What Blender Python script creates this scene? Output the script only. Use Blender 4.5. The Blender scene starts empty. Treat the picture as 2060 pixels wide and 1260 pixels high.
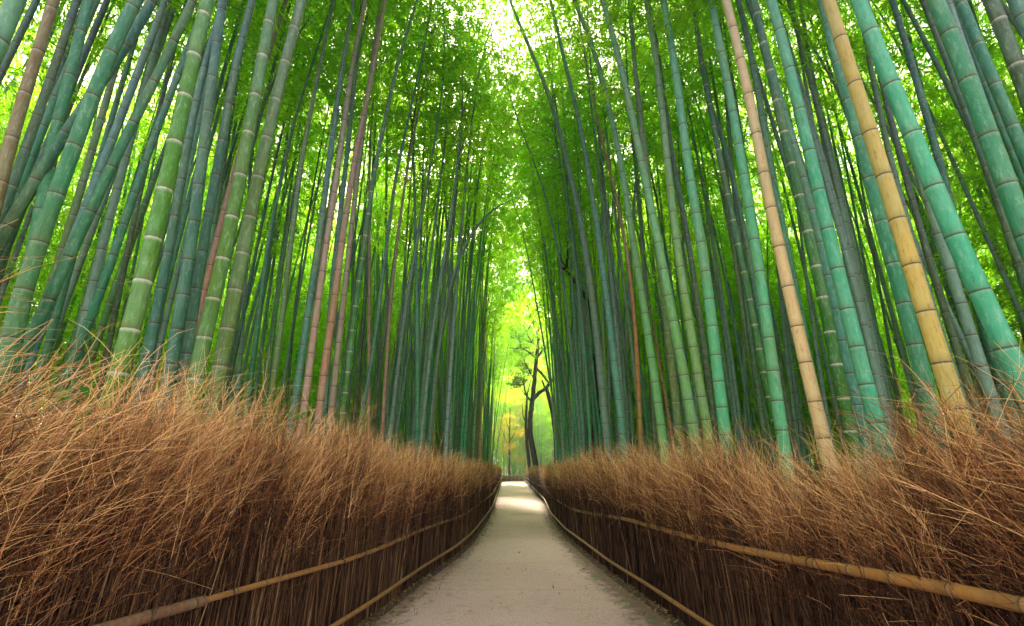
import bpy, math, random
import numpy as np
from mathutils import Vector, Matrix, Quaternion

R = math.radians
SC = bpy.context.scene
COL = SC.collection
rng = np.random.default_rng(7)
random.seed(7)

# ------------------------------------------------------------------ camera
cam_d = bpy.data.cameras.new("camera")
cam = bpy.data.objects.new("camera", cam_d)
COL.objects.link(cam)
cam_d.sensor_width = 36.0
cam_d.lens = 36.0 * 956.0 / 2060.0
cam_d.clip_start = 0.05
cam_d.clip_end = 2000
cam.location = (0, 0, 1.5)
cam.rotation_euler = (R(90 + 18.08), 0, 0)
SC.camera = cam

# ------------------------------------------------------------------ world, sun, exposure
SUN_EL, SUN_AZ = 40.0, -4.0          # azimuth clockwise from +Y (straight down the path)
w = bpy.data.worlds.new("World"); SC.world = w; w.use_nodes = True
nt = w.node_tree; nt.nodes.clear()
sky = nt.nodes.new("ShaderNodeTexSky"); sky.sky_type = 'NISHITA'; sky.sun_disc = False
sky.sun_elevation = R(SUN_EL); sky.sun_rotation = R(SUN_AZ)
sky.dust_density = 3.0; sky.ozone_density = 1.0; sky.air_density = 1.0
bg = nt.nodes.new("ShaderNodeBackground"); bg.inputs['Strength'].default_value = 0.15
wo = nt.nodes.new("ShaderNodeOutputWorld")
veil = nt.nodes.new("ShaderNodeHueSaturation"); veil.inputs['Saturation'].default_value = .30      # thin bright cloud veil
warm = nt.nodes.new("ShaderNodeMix"); warm.data_type = 'RGBA'; warm.blend_type = 'MULTIPLY'; warm.inputs[0].default_value = 1; warm.inputs[7].default_value = (1.0, .81, .80, 1)
nt.links.new(sky.outputs[0], veil.inputs['Color']); nt.links.new(veil.outputs[0], warm.inputs[6]); nt.links.new(warm.outputs[2], bg.inputs['Color']); nt.links.new(bg.outputs[0], wo.inputs['Surface'])
sd = bpy.data.lights.new("sun", 'SUN'); sd.energy = 5.0; sd.angle = R(6.0); sd.color = (1.0, 0.87, 0.68)
sun = bpy.data.objects.new("sun", sd); COL.objects.link(sun)
sv = Vector((math.sin(R(SUN_AZ)) * math.cos(R(SUN_EL)), math.cos(R(SUN_AZ)) * math.cos(R(SUN_EL)), math.sin(R(SUN_EL))))
sun.rotation_euler = sv.to_track_quat('Z', 'Y').to_euler(); sun.location = (0, 10, 40)
SC.view_settings.view_transform = 'Standard'; SC.view_settings.look = 'None'
SC.view_settings.gamma = 1.0; SC.view_settings.use_curve_mapping = False
SC.view_settings.exposure = 2.92
SC.render.engine = 'CYCLES'
SC.cycles.max_bounces = 10; SC.cycles.diffuse_bounces = 7; SC.cycles.glossy_bounces = 2
SC.cycles.transmission_bounces = 6; SC.cycles.transparent_max_bounces = 8
SC.cycles.use_denoising = True
SC.cycles.sample_clamp_indirect = 8

# ------------------------------------------------------------------ object helpers
def tag(o, label=None, cat=None, group=None, kind=None):
    if label: o['label'] = label
    if cat: o['category'] = cat
    if group: o['group'] = group
    if kind: o['kind'] = kind
    return o

def empty(name, loc=(0, 0, 0)):
    o = bpy.data.objects.new(name, None); COL.objects.link(o); o.location = loc
    o.empty_display_size = 0.2
    return o

def link(name, me, mat=None, parent=None):
    o = bpy.data.objects.new(name, me); COL.objects.link(o)
    if mat and not me.materials: me.materials.append(mat)
    if parent: o.parent = parent
    return o

def mesh(name, V, F, mat=None, attrs=None, smooth=True):
    """V (n,3); F (m,4) or (m,3) arrays; attrs {name: float array per point}"""
    V = np.asarray(V, dtype=np.float32); F = np.asarray(F, dtype=np.int32)
    me = bpy.data.meshes.new(name)
    me.vertices.add(len(V)); me.vertices.foreach_set('co', V.ravel())
    k = F.shape[1]
    me.loops.add(F.size); me.loops.foreach_set('vertex_index', F.ravel())
    me.polygons.add(len(F)); me.polygons.foreach_set('loop_start', np.arange(len(F), dtype=np.int32) * k)
    if smooth: me.polygons.foreach_set('use_smooth', np.ones(len(F), dtype=bool))
    me.update(calc_edges=True)
    for n, a in (attrs or {}).items():
        at = me.attributes.new(n, 'FLOAT', 'POINT'); at.data.foreach_set('value', np.asarray(a, dtype=np.float32).ravel())
    if mat: me.materials.append(mat)
    return me

def nrm(a): return a / np.maximum(np.linalg.norm(a, axis=-1, keepdims=True), 1e-9)

def tubes(P, Rd, S=6):
    """N tubes of K rings: P (N,K,3), Rd (N,K) -> verts, quads"""
    P = np.asarray(P, float); Rd = np.asarray(Rd, float); N, K, _ = P.shape
    T = nrm(np.gradient(P, axis=1))
    ref = np.where(np.abs(T[..., 1:2]) > .9, np.array([1., 0, 0]), np.array([0, 1., 0]))
    A = nrm(np.cross(ref, T)); B = np.cross(T, A)
    th = np.arange(S) * 2 * np.pi / S
    V = P[:, :, None] + Rd[:, :, None, None] * (A[:, :, None] * np.cos(th)[None, None, :, None] + B[:, :, None] * np.sin(th)[None, None, :, None])
    i = np.arange(N)[:, None, None] * K * S; k = np.arange(K - 1)[None, :, None] * S; s = np.arange(S)[None, None, :]; s2 = (s + 1) % S
    F = np.stack([i + k + s, i + k + s2, i + k + S + s2, i + k + S + s], -1).reshape(-1, 4)
    return V.reshape(-1, 3), F

class Acc:
    def __init__(s): s.V = []; s.F = []; s.A = []; s.n = 0
    def add(s, V, F, a=0.0):
        V = np.asarray(V); s.V.append(V); s.F.append(np.asarray(F) + s.n); s.n += len(V)
        s.A.append(np.broadcast_to(np.asarray(a, float), (len(V),)) if np.ndim(a) == 0 else np.asarray(a, float))
    def mesh(s, name, mat=None, smooth=True):
        return mesh(name, np.concatenate(s.V), np.concatenate(s.F), mat, {'tint': np.concatenate(s.A)}, smooth)

# ------------------------------------------------------------------ material helpers
def newmat(name):
    m = bpy.data.materials.new(name); m.use_nodes = True; m.node_tree.nodes.clear(); return m, m.node_tree

def N(nt, t, **kw):
    n = nt.nodes.new(t)
    for k, v in kw.items():
        if k.startswith('i_'):
            key = k[2:]; key = int(key) if key.isdigit() else key.replace('_', ' ')
            if hasattr(v, 'node'): nt.links.new(v, n.inputs[key])
            else: n.inputs[key].default_value = v
        else: setattr(n, k, v)
    return n

def math_(nt, op, a, b=0.0, clamp=False):
    n = nt.nodes.new('ShaderNodeMath'); n.operation = op; n.use_clamp = clamp
    for i, v in enumerate((a, b)):
        if hasattr(v, 'node'): nt.links.new(v, n.inputs[i])
        else: n.inputs[i].default_value = v
    return n.outputs[0]

def mix(nt, f, a, b, mode='MIX'):
    n = nt.nodes.new('ShaderNodeMix'); n.data_type = 'RGBA'; n.blend_type = mode; n.clamp_factor = True
    for i, v in ((0, f), (6, a), (7, b)):
        if hasattr(v, 'node'): nt.links.new(v, n.inputs[i])
        else: n.inputs[i].default_value = v if i == 0 else (*v, 1)[:4]
    return n.outputs[2]

def ramp(nt, f, stops):
    n = nt.nodes.new('ShaderNodeValToRGB'); e = n.color_ramp.elements
    while len(e) < len(stops): e.new(0.5)
    for el, (p, c) in zip(e, stops): el.position = p; el.color = (*c, 1)
    nt.links.new(f, n.inputs[0]); return n.outputs[0]

def sstep(nt, v, a, b, lo=0.0, hi=1.0):
    n = N(nt, 'ShaderNodeMapRange', interpolation_type='SMOOTHSTEP'); nt.links.new(v, n.inputs[0])
    n.inputs[1].default_value = a; n.inputs[2].default_value = b; n.inputs[3].default_value = lo; n.inputs[4].default_value = hi
    return n.outputs[0]

def noise(nt, vec, scale, detail=3, rough=.55):
    n = N(nt, 'ShaderNodeTexNoise'); nt.links.new(vec, n.inputs['Vector'])
    n.inputs['Scale'].default_value = scale; n.inputs['Detail'].default_value = detail; n.inputs['Roughness'].default_value = rough
    return n.outputs['Fac']

def finish(nt, sh, bump=None, strength=.3, dist=.01, bsdf=None):
    if bump is not None:
        b = N(nt, 'ShaderNodeBump'); b.inputs['Strength'].default_value = strength; b.inputs['Distance'].default_value = dist
        nt.links.new(bump, b.inputs['Height']); nt.links.new(b.outputs[0], bsdf.inputs['Normal'])
    o = N(nt, 'ShaderNodeOutputMaterial'); nt.links.new(sh, o.inputs['Surface'])

def mat_culm(name='culm_skin', old=False):
    m, t = newmat(name)
    oi = N(t, 'ShaderNodeObjectInfo'); tc = N(t, 'ShaderNodeTexCoord')
    nd = N(t, 'ShaderNodeAttribute', attribute_name='nd').outputs['Fac']
    sg = N(t, 'ShaderNodeAttribute', attribute_name='side').outputs['Fac']
    hz = N(t, 'ShaderNodeSeparateXYZ', i_0=tc.outputs['Object']).outputs[2]
    off = N(t, 'ShaderNodeVectorMath', operation='MULTIPLY_ADD', i_0=N(t, 'ShaderNodeCombineXYZ', i_0=oi.outputs['Random'], i_1=oi.outputs['Random']).outputs[0],
            i_1=(37., 53., 0.), i_2=tc.outputs['Object']).outputs[0]
    st = N(t, 'ShaderNodeMapping', i_0=off); st.inputs['Scale'].default_value = (1, 1, .28)
    big = noise(t, st.outputs[0], 6, 4, .65)
    fine = noise(t, st.outputs[0], 42, 4, .7)
    st2 = N(t, 'ShaderNodeMapping', i_0=off); st2.inputs['Scale'].default_value = (1, 1, .025)
    streak = noise(t, st2.outputs[0], 90, 2, .6)
    base = oi.outputs['Color']
    # colour shift up the culm: greyer and bluer, more so on the green ones
    c = mix(t, sstep(t, hz, 2.8, 7.5, 0, .62), base, mix(t, .72, base, (.12, .17, .30)))
    lo = noise(t, st.outputs[0], 2.2, 3, .6)
    c = mix(t, sstep(t, lo, .48, .70, 0, .55), c, mix(t, .6, c, (.10, .075, .03) if old else (.17, .20, .045)))
    c = mix(t, sstep(t, big, .42, .66, 0, .5), c, mix(t, .32, c, (.16, .09, .035) if old else (.25, .48, .32)))
    c = mix(t, sstep(t, fine, .5, .68, 0, .5), c, mix(t, .42, c, (.38, .24, .09) if old else (.45, .62, .45)))
    c = mix(t, sstep(t, fine, .45, .30, 0, .6), c, mix(t, .6, c, (.01, .03, .02)))
    c = mix(t, sstep(t, streak, .52, .75, 0, .35), c, mix(t, .55, c, (.02, .05, .02)))
    spots = N(t, 'ShaderNodeTexVoronoi', i_0=off); spots.inputs['Scale'].default_value = 26
    c = mix(t, math_(t, 'MULTIPLY', sstep(t, spots.outputs['Distance'], .16, .06, 0, .5), sstep(t, big, .5, .4)), c, (.05, .07, .04))
    # node: pale band beneath the ridge, dark groove line on it
    below = sstep(t, sg, .2, -.2)
    band = math_(t, 'MULTIPLY', sstep(t, nd, .030, .006), below)
    ringw = math_(t, 'ADD', math_(t, 'MULTIPLY', oi.outputs['Alpha'], .52), .06)
    c = mix(t, math_(t, 'MULTIPLY', math_(t, 'MULTIPLY', band, ringw), sstep(t, fine, .25, .6, .45, 1)), c, (.62, .66, .52))
    above = sstep(t, nd, .05, .0, 0, .35)
    c = mix(t, math_(t, 'MULTIPLY', above, sstep(t, sg, -.2, .2)), c, (.09, .07, .03))
    line = sstep(t, nd, .0075, .0035)
    dk = math_(t, 'SUBTRACT', 1.0, math_(t, 'MULTIPLY', oi.outputs['Alpha'], .8))
    c = mix(t, math_(t, 'MULTIPLY', line, math_(t, 'MULTIPLY', dk, .85)), c, (.05, .035, .015))
    # weathered brownish foot
    c = mix(t, math_(t, 'MULTIPLY', sstep(t, hz, 1.6, .2, 0, .6), sstep(t, fine, .4, .6)), c, (.20, .15, .11))
    p = N(t, 'ShaderNodeBsdfPrincipled', i_0=c); p.inputs['Roughness'].default_value = .5
    p.inputs['Specular IOR Level'].default_value = .18
    finish(t, p.outputs[0], streak, .12, .004, p)
    return m

def mat_leaf(name, c0, c1, t0, t1, fac=.55):
    m, t = newmat(name)
    a = N(t, 'ShaderNodeAttribute', attribute_name='tint').outputs['Fac']
    oi = N(t, 'ShaderNodeObjectInfo')
    gn = N(t, 'ShaderNodeNewGeometry')
    big = noise(t, gn.outputs['Position'], .33, 2, .5)
    f = math_(t, 'ADD', math_(t, 'MULTIPLY', a, .55), math_(t, 'MULTIPLY', sstep(t, big, .35, .65), .45))
    d = N(t, 'ShaderNodeBsdfPrincipled', i_0=mix(t, f, c0, c1)); d.inputs['Roughness'].default_value = .5
    d.inputs['Specular IOR Level'].default_value = .25
    tr = N(t, 'ShaderNodeBsdfTranslucent', i_0=mix(t, f, t0, t1))
    s = N(t, 'ShaderNodeMixShader', i_0=fac, i_1=d.outputs[0], i_2=tr.outputs[0])
    finish(t, s.outputs[0]); return m

def mat_tint(name, stops, rough=.8, nscale=30, zs=.1, fac=.35):
    """colour by the per-strand tint attribute, with fine mottling"""
    m, t = newmat(name)
    a = N(t, 'ShaderNodeAttribute', attribute_name='tint').outputs['Fac']
    tc = N(t, 'ShaderNodeTexCoord'); mp = N(t, 'ShaderNodeMapping', i_0=tc.outputs['Object']); mp.inputs['Scale'].default_value = (1, 1, zs)
    n = noise(t, mp.outputs[0], nscale, 3, .6)
    f = math_(t, 'ADD', a, math_(t, 'MULTIPLY', math_(t, 'SUBTRACT', n, .5), fac), True)
    p = N(t, 'ShaderNodeBsdfPrincipled', i_0=ramp(t, f, stops)); p.inputs['Roughness'].default_value = rough
    p.inputs['Specular IOR Level'].default_value = .2
    finish(t, p.outputs[0], n, .2, .004, p); return m

M_CULM = mat_culm(); M_POLE = mat_culm('weathered_pole', True)
M_LEAF = mat_leaf('bamboo_leaf', (.07, .20, .010), (.17, .34, .015), (.24, .72, .012), (.70, .97, .03), .66)
M_TREELEAF = mat_leaf('tree_leaf', (.02, .07, .015), (.05, .13, .02), (.08, .30, .02), (.20, .45, .03), .4)
M_GOLDLEAF = mat_leaf('gold_leaf', (.20, .15, .01), (.32, .17, .01), (.75, .62, .02), (.95, .55, .04), .6)
M_SPRIG = mat_leaf('sprig_leaf', (.04, .20, .04), (.08, .3, .04), (.1, .5, .05), (.2, .6, .05), .4)
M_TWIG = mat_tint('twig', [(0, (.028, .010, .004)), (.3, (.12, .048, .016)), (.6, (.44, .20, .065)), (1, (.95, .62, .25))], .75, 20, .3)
M_STEM = mat_tint('stem', [(0, (.012, .006, .003)), (.4, (.062, .031, .013)), (.75, (.18, .10, .040)), (1, (.40, .27, .12))], .8, 30, .06)  # old brown stems, with the shade low in the brush put into the colour
M_BRANCH = mat_tint('bamboo_branch', [(0, (.04, .07, .02)), (1, (.14, .16, .05))])
M_BARK = mat_tint('bark', [(0, (.012, .009, .007)), (1, (.05, .035, .025))], .9, 18, .2, .6)
M_BARK2 = mat_tint('bark_brown', [(0, (.05, .03, .015)), (1, (.13, .075, .035))], .9, 18, .2, .6)
HERO = [
 (0.1, 'tealgrey', 0.2, 'pale teal bamboo culm crossing the top left corner of the grove',
  2.05, [(-2.87,3.47),(-2.84,3.89),(-2.86,4.15)]),
 (0.087, 'brownolive', 0.3, 'brown and olive blotched culm rising at the far left edge',
  2.82, [(-3.44,2.87),(-3.55,3.64),(-3.59,4.07),(-3.6,4.54),(-3.64,5.04)]),
 (0.09, 'teal', 0.1, 'teal culm between the brown blotched culm and the leaning dark pair at far left',
  2.98, [(-3.22,2.37),(-3.3,3.02),(-3.44,3.76),(-3.45,4.05),(-3.49,4.51),(-3.56,5.25)]),
 (0.102, 'teal', 0.15, 'thick mottled teal culm leaning right, crossed by a slanting one, at far left',
  2.74, [(-2.97,2.0),(-3.04,2.49),(-3.02,2.65),(-3.01,3.13),(-3.0,3.61),(-2.98,4.12),(-3.0,4.44),(-2.91,4.94)]),
 (0.085, 'tealdark', 0.1, 'steeply slanting dark teal culm crossing behind its thick neighbour at far left',
  2.94, [(-3.58,2.49),(-3.52,3.0),(-3.44,3.29),(-3.38,3.73),(-3.26,4.08),(-3.07,4.61),(-2.97,5.2)]),
 (0.082, 'teal', 0.1, 'slim teal culm slanting far to the right across the left grove',
  3.17, [(-3.37,2.05),(-3.29,2.57),(-3.24,2.88),(-3.18,3.37),(-3.1,3.95),(-2.95,4.75),(-2.85,5.48)]),
 (0.115, 'green', 1, 'grass-green culm with bright white node rings, left of the olive pair',
  2.89, [(-2.42,1.91),(-2.39,2.28),(-2.42,2.72),(-2.42,3.16),(-2.43,3.68),(-2.47,4.27),(-2.48,4.81),(-2.48,5.12)]),
 (0.087, 'tealblue', 0.1, 'slim blue-teal culm directly right of the green white-ringed culm',
  3.96, [(-3.09,2.39),(-3.15,3.52),(-3.19,4.16),(-3.24,4.86),(-3.25,5.76),(-3.21,6.48)]),
 (0.114, 'tealblue', 0.1, 'teal culm turning violet towards its top, right of the white-ringed green culm',
  3.91, [(-2.84,2.21),(-2.87,2.82),(-2.93,3.64),(-3.02,4.57),(-3.11,5.5),(-3.19,6.41)]),
 (0.099, 'tealblue', 0.1, 'blue-green culm just left of the two olive culms',
  4.07, [(-2.83,2.24),(-2.89,2.97),(-2.93,3.73),(-2.95,4.46),(-2.99,5.2),(-3.01,5.87),(-2.98,6.61)]),
 (0.118, 'green2', 0.8, 'olive-green culm with pale rings, the left of the olive pair',
  3.49, [(-2.34,1.81),(-2.35,2.29),(-2.33,2.68),(-2.31,3.1),(-2.31,3.65),(-2.32,4.3),(-2.34,5.07),(-2.35,5.88)]),
 (0.122, 'olive', 0.5, 'brownish olive culm, the right of the olive pair',
  3.71, [(-2.32,1.83),(-2.31,2.18),(-2.31,2.84),(-2.31,3.29),(-2.3,3.78),(-2.3,4.31),(-2.27,4.87),(-2.25,5.36),(-2.2,6.16)]),
 (0.087, 'teal', 0.1, 'slim leaning teal culm right of the olive pair',
  8.01, [(-4.42,2.62),(-4.55,5.58),(-4.46,8.16),(-4.1,11.11)]),
 (0.089, 'olive', 0.3, 'slim olive culm left of the blue-grey and pink-grey culms',
  6.41, [(-3.23,2.4),(-3.25,3.52),(-3.3,4.74),(-3.34,6.35),(-3.29,7.85),(-3.22,9.55)]),
 (0.072, 'darkgreen', 0.1, 'very thin dark culm left of the blue-grey culm',
  10.99, [(-5.17,3.04),(-5.29,4.96),(-5.32,7.06),(-5.26,9.82),(-5.12,12.94)]),
 (0.109, 'tealblue', 0.1, 'blue-grey culm touching the left side of the pink-grey culm',
  6.19, [(-2.81,1.99),(-2.8,2.22),(-2.8,3.45),(-2.78,4.42),(-2.8,6.19),(-2.8,7.95),(-2.76,9.27)]),
 (0.11, 'pinkgrey', 0.1, 'pale pink-grey dead culm, leftmost of the three pinkish culms',
  6.25, [(-2.7,1.81),(-2.7,2.4),(-2.71,3.66),(-2.69,5.08),(-2.67,6.23),(-2.67,8.06),(-2.58,9.35)]),
 (0.112, 'tealblue', 0.1, 'dark blue culm between the pink-grey culm and the pink-brown culm',
  7.33, [(-2.84,2.16),(-2.96,4.03),(-2.99,5.2),(-3.0,6.77),(-3.04,8.76),(-3.1,10.7)]),
 (0.111, 'pinkbrown', 0.1, 'pink-brown dead culm, middle of the three pinkish culms',
  6.21, [(-2.48,1.93),(-2.49,2.73),(-2.46,3.64),(-2.46,4.85),(-2.41,6.2),(-2.31,7.5),(-2.22,9.3)]),
 (0.103, 'pinkgrey2', 0.1, 'greyish pink culm, rightmost of the three pinkish culms',
  7.3, [(-2.73,1.72),(-2.74,3.24),(-2.75,4.7),(-2.76,6.75),(-2.74,8.73),(-2.71,10.67)]),
 (0.103, 'green3', 1, 'dark green culm with white rings right of the pinkish culms',
  7.24, [(-2.54,1.9),(-2.53,2.34),(-2.53,3.78),(-2.49,4.92),(-2.44,6.71),(-2.34,7.64),(-2.22,8.98),(-1.93,10.59)]),
 (0.086, 'pinkbrown', 0.1, 'thin straight brown culm right of the dark green white-ringed culm',
  9.86, [(-2.89,2.09),(-3.13,4.9),(-3.51,8.97),(-3.61,12.8)]),
 (0.087, 'pinkbrown', 0.1, 'thin tan culm leaning right over the left fence brush',
  9.88, [(-2.62,2.04),(-2.68,4.91),(-2.64,6.53),(-2.56,8.24),(-2.31,10.8)]),
 (0.095, 'tealblue', 0.1, 'blue-green culm rising between the two thin brown culms',
  8.97, [(-2.82,2.04),(-2.67,3.79),(-2.64,5.15),(-2.55,7.61),(-2.31,9.66)]),
 (0.097, 'greyteal', 0.1, 'grey-teal culm right of the thin tan culm',
  9.88, [(-2.47,2.04),(-2.34,4.91),(-2.08,7.51),(-1.91,9.27)]),
 (0.098, 'greyteal', 0.1, 'pale grey-green culm in the left row, before the arching one',
  11.03, [(-2.22,1.94),(-2.16,5.3),(-2.01,7.45),(-1.89,9.37)]),
 (0.098, 'greyteal', 0.1, 'pale grey-blue culm with whitish upper part beside the arching culm',
  9.94, [(-1.85,1.85),(-1.76,3.75),(-1.62,5.55),(-1.45,6.86),(-1.38,7.89)]),
 (0.098, 'greyteal', 0.1, 'thin culm arching in a wide curve over to the right',
  11.05, [(-1.87,1.89),(-1.78,4.0),(-1.6,5.58),(-1.32,6.72),(-0.93,7.53),(-0.5,8.07)]),
 (0.099, 'teal', 0.1, 'slender teal culm right of the arching culm',
  14.29, [(-1.79,1.73),(-1.59,4.74),(-1.36,8.23),(-1.23,10.29)]),
 (0.114, 'greyteal', 0.6, 'thin culm with a whitish base curving up leftwards over the path',
  12.89, [(1.81,1.59),(1.77,2.99),(1.58,5.56),(1.39,7.59),(1.12,9.17),(0.77,10.56),(0.48,11.45)]),
 (0.099, 'darkgreen', 0.1, 'thin dark culm beside the white-based culm',
  12.54, [(1.88,1.58),(1.96,3.64),(1.97,6.21),(1.7,8.69),(1.53,10.09)]),
 (0.184, 'greyteal', 0.1, 'grey-green culm arching left at the top, nearest the dark tree',
  9.91, [(1.93,1.61),(1.89,2.65),(1.84,4.03),(1.75,5.53),(1.59,7.18),(1.34,8.64),(1.13,9.89),(0.84,11.07),(0.27,12.85)]),
 (0.153, 'greyteal2', 0.1, 'blue-green culm with dark rings right of the arching grey-green culm',
  8.71, [(1.98,1.68),(1.96,2.28),(1.9,3.47),(1.82,5.05),(1.72,6.5),(1.58,8.1),(1.4,9.43),(1.17,10.87),(0.95,12.44)]),
 (0.097, 'darkgreen', 0.1, 'thin dark green culm between the blue-green and the orange culm',
  9.96, [(2.44,1.8),(2.46,3.2),(2.39,4.63),(2.27,6.2),(2.2,9.04),(2.1,11.37)]),
 (0.096, 'orange', 0.1, 'thin orange-brown dead culm in the right grove',
  9.14, [(2.37,1.52),(2.42,2.69),(2.47,3.94),(2.46,5.24),(2.42,5.92),(2.3,7.18),(2.06,8.69),(1.9,10.1)]),
 (0.133, 'palegreen', 0.1, 'pale green culm directly right of the orange-brown culm',
  6.92, [(2.13,1.78),(2.11,2.4),(2.06,3.18),(2.02,4.1),(1.97,4.63),(1.92,5.48),(1.87,6.43),(1.76,7.41),(1.64,8.3),(1.5,9.12),(1.21,10.18)]),
 (0.135, 'palegreen', 0.1, 'pale green culm with fine dark rings, second right of the orange culm',
  5.95, [(2.22,1.8),(2.17,2.69),(2.12,3.24),(2.07,3.9),(2.01,4.64),(1.94,5.36),(1.86,6.22),(1.8,6.91),(1.71,7.74),(1.52,8.97)]),
 (0.122, 'olive', 0.3, 'dull olive culm behind the pale green culms',
  6.48, [(2.22,1.67),(2.21,2.97),(2.21,4.14),(2.15,5.31),(2.13,6.89)]),
 (0.129, 'palegreen2', 0.1, 'yellowish pale green culm left of the stout mint one',
  5.99, [(2.4,1.92),(2.36,2.63),(2.34,3.29),(2.3,3.95),(2.29,5.18),(2.31,6.48),(2.32,7.83),(2.27,9.01)]),
 (0.119, 'darkolive', 0.2, 'dark olive culm standing in shade behind the pale green culms',
  7.57, [(3.14,1.88),(3.14,3.0),(3.13,4.3),(3.1,5.58),(3.01,6.94),(2.99,9.0)]),
 (0.134, 'mint', 0.1, 'stout mint-green culm with thin dark rings, fourth right of the orange culm',
  5.27, [(2.29,1.56),(2.3,1.86),(2.3,2.56),(2.32,3.14),(2.33,3.98),(2.3,4.56),(2.28,5.29),(2.29,6.08),(2.29,7.07),(2.25,8.11)]),
 (0.112, 'green3', 1, 'green culm with white rings left of the cream culm',
  6.57, [(3.64,1.39),(3.58,1.95),(3.51,2.47),(3.51,3.13),(3.49,3.76),(3.48,4.15),(3.44,4.89),(3.41,5.54),(3.37,6.67),(3.33,8.01),(3.36,9.75)]),
 (0.121, 'mint', 0.1, 'light green culm immediately left of the cream culm',
  4.68, [(2.58,1.55),(2.59,1.84),(2.59,2.38),(2.62,2.9),(2.65,3.41),(2.63,3.73),(2.65,4.16),(2.65,4.7),(2.66,5.39),(2.65,6.13),(2.63,6.81),(2.63,7.37)]),
 (0.105, 'tealdark', 0.1, 'dark teal culm in shade left of the cream culm',
  7.21, [(3.97,2.51),(3.95,3.28),(3.93,4.11),(3.94,4.99),(3.9,6.14),(3.83,7.17),(3.62,8.35),(3.65,9.76)]),
 (0.11, 'cream', 0.1, 'cream-white dead culm in the right grove',
  3.81, [(2.44,1.29),(2.44,1.36),(2.42,1.76),(2.4,2.11),(2.38,2.49),(2.38,2.79),(2.37,3.11),(2.35,3.39),(2.35,3.77),(2.34,4.11),(2.36,4.5),(2.35,4.9),(2.34,5.34),(2.33,5.76),(2.3,6.28)]),
 (0.101, 'teal', 0.1, 'teal culm showing just behind the cream culm',
  4.89, [(3.1,1.94),(3.11,2.65),(3.11,3.32),(3.12,3.86),(3.09,4.51),(3.12,5.2),(3.14,5.87),(3.15,6.75),(3.12,7.63)]),
 (0.113, 'green3', 1, 'deep green culm with pale rings between the cream and the mottled teal culm',
  4.42, [(3.05,1.43),(3.06,1.71),(3.07,2.2),(3.05,2.59),(3.08,3.0),(3.08,3.5),(3.06,4.07),(3.04,4.53),(3.04,4.98),(3.03,5.74)]),
 (0.123, 'bluegrey', 0.1, 'slate-blue culm leaning over the deep green culm',
  4.68, [(3.35,2.56),(3.35,3.25),(3.36,3.83),(3.33,4.38),(3.29,4.91),(3.27,5.47),(3.22,6.03),(3.21,6.74),(3.13,7.38)]),
 (0.109, 'teal2', 0.1, 'mottled teal culm turning slate blue higher up, between cream and yellow culms',
  3.42, [(2.59,1.28),(2.58,1.34),(2.56,1.66),(2.56,2.01),(2.54,2.35),(2.55,2.74),(2.53,3.09),(2.53,3.47),(2.54,3.84),(2.53,4.24),(2.52,4.61),(2.53,5.18),(2.5,5.8)]),
 (0.111, 'teal3', 0.1, 'deep teal culm running up behind the yellow culm',
  3.39, [(2.94,1.6),(2.94,1.66),(2.95,2.04),(2.97,2.49),(2.96,2.89),(2.95,3.14),(2.95,3.47),(2.95,3.82),(2.97,4.17),(2.96,4.51),(2.94,4.95),(2.97,5.76)]),
 (0.108, 'yellow', 0.1, 'thick straw-yellow culm in the right grove',
  2.79, [(2.59,1.51),(2.58,1.72),(2.56,1.95),(2.55,2.25),(2.56,2.58),(2.55,2.87),(2.54,3.18),(2.53,3.49),(2.53,3.82),(2.51,4.15),(2.5,4.5),(2.49,5.01)]),
 (0.106, 'teal2', 0.1, 'thickest smooth blue-teal culm leaning in right of the yellow culm',
  2.41, [(2.64,1.6),(2.59,2.04),(2.54,2.31),(2.49,2.62),(2.47,2.98),(2.44,3.36),(2.41,3.73),(2.37,4.15),(2.35,4.52)]),
 (0.102, 'teal3', 0.1, 'broad dark teal culm entering at the right edge',
  2.29, [(2.79,1.97),(2.74,2.39),(2.74,2.68),(2.74,2.91),(2.75,3.2),(2.76,3.49),(2.75,3.8),(2.76,4.1),(2.74,4.37)]),
 (0.085, 'teal', 0.1, 'lighter teal culm tucked beside the broad dark teal one',
  4.06, [(5.11,3.36),(5.05,4.22),(5.06,4.88),(5.05,5.52),(5.06,6.48)]),
 (0.098, 'tealdark', 0.1, 'dark blue-green culm between the two broadest teal culms',
  4.75, [(4.9,2.37),(4.92,3.44),(5.02,4.95),(5.04,5.45),(5.06,6.09),(5.09,6.81),(5.09,7.46)]),
 (0.098, 'teal3', 0.3, 'green-teal culm with pale rings near the top right corner',
  3.23, [(4.12,3.15),(4.11,3.99),(4.1,4.36),(4.1,4.76),(4.08,5.12),(4.08,5.56)]),
 (0.103, 'darkolive', 0.8, 'dark olive culm with one white ring at the top right corner',
  2.62, [(3.48,2.97),(3.5,3.8),(3.55,4.36),(3.54,4.78)]),
 (0.098, 'tealblue', 0.1, 'bluish culm cutting the very top right corner',
  2.57, [(3.62,3.68),(3.65,4.44),(3.65,4.82)]),
 (0.092, 'darkolive', 0.2, 'dull dark culm behind the slanting teal culm at left',
  6.44, [(-5.65,3.53),(-5.75,4.86),(-5.79,5.73),(-5.86,7.56),(-5.89,8.87)]),
 (0.096, 'teal3', 0.1, 'deep green culm between the slanting culms and the white-ringed green culm',
  4.68, [(-4.4,2.56),(-4.32,3.19),(-4.28,4.07),(-4.25,4.84),(-4.17,5.76)]),
 (0.091, 'olive', 0.2, 'dull olive culm shaded by the thick mottled teal one',
  4.65, [(-4.85,2.65),(-4.83,3.4),(-4.84,4.17),(-4.87,5.09)]),
 (0.082, 'darkgreen', 0.1, 'dark thin culm behind the brown blotched one',
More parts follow.
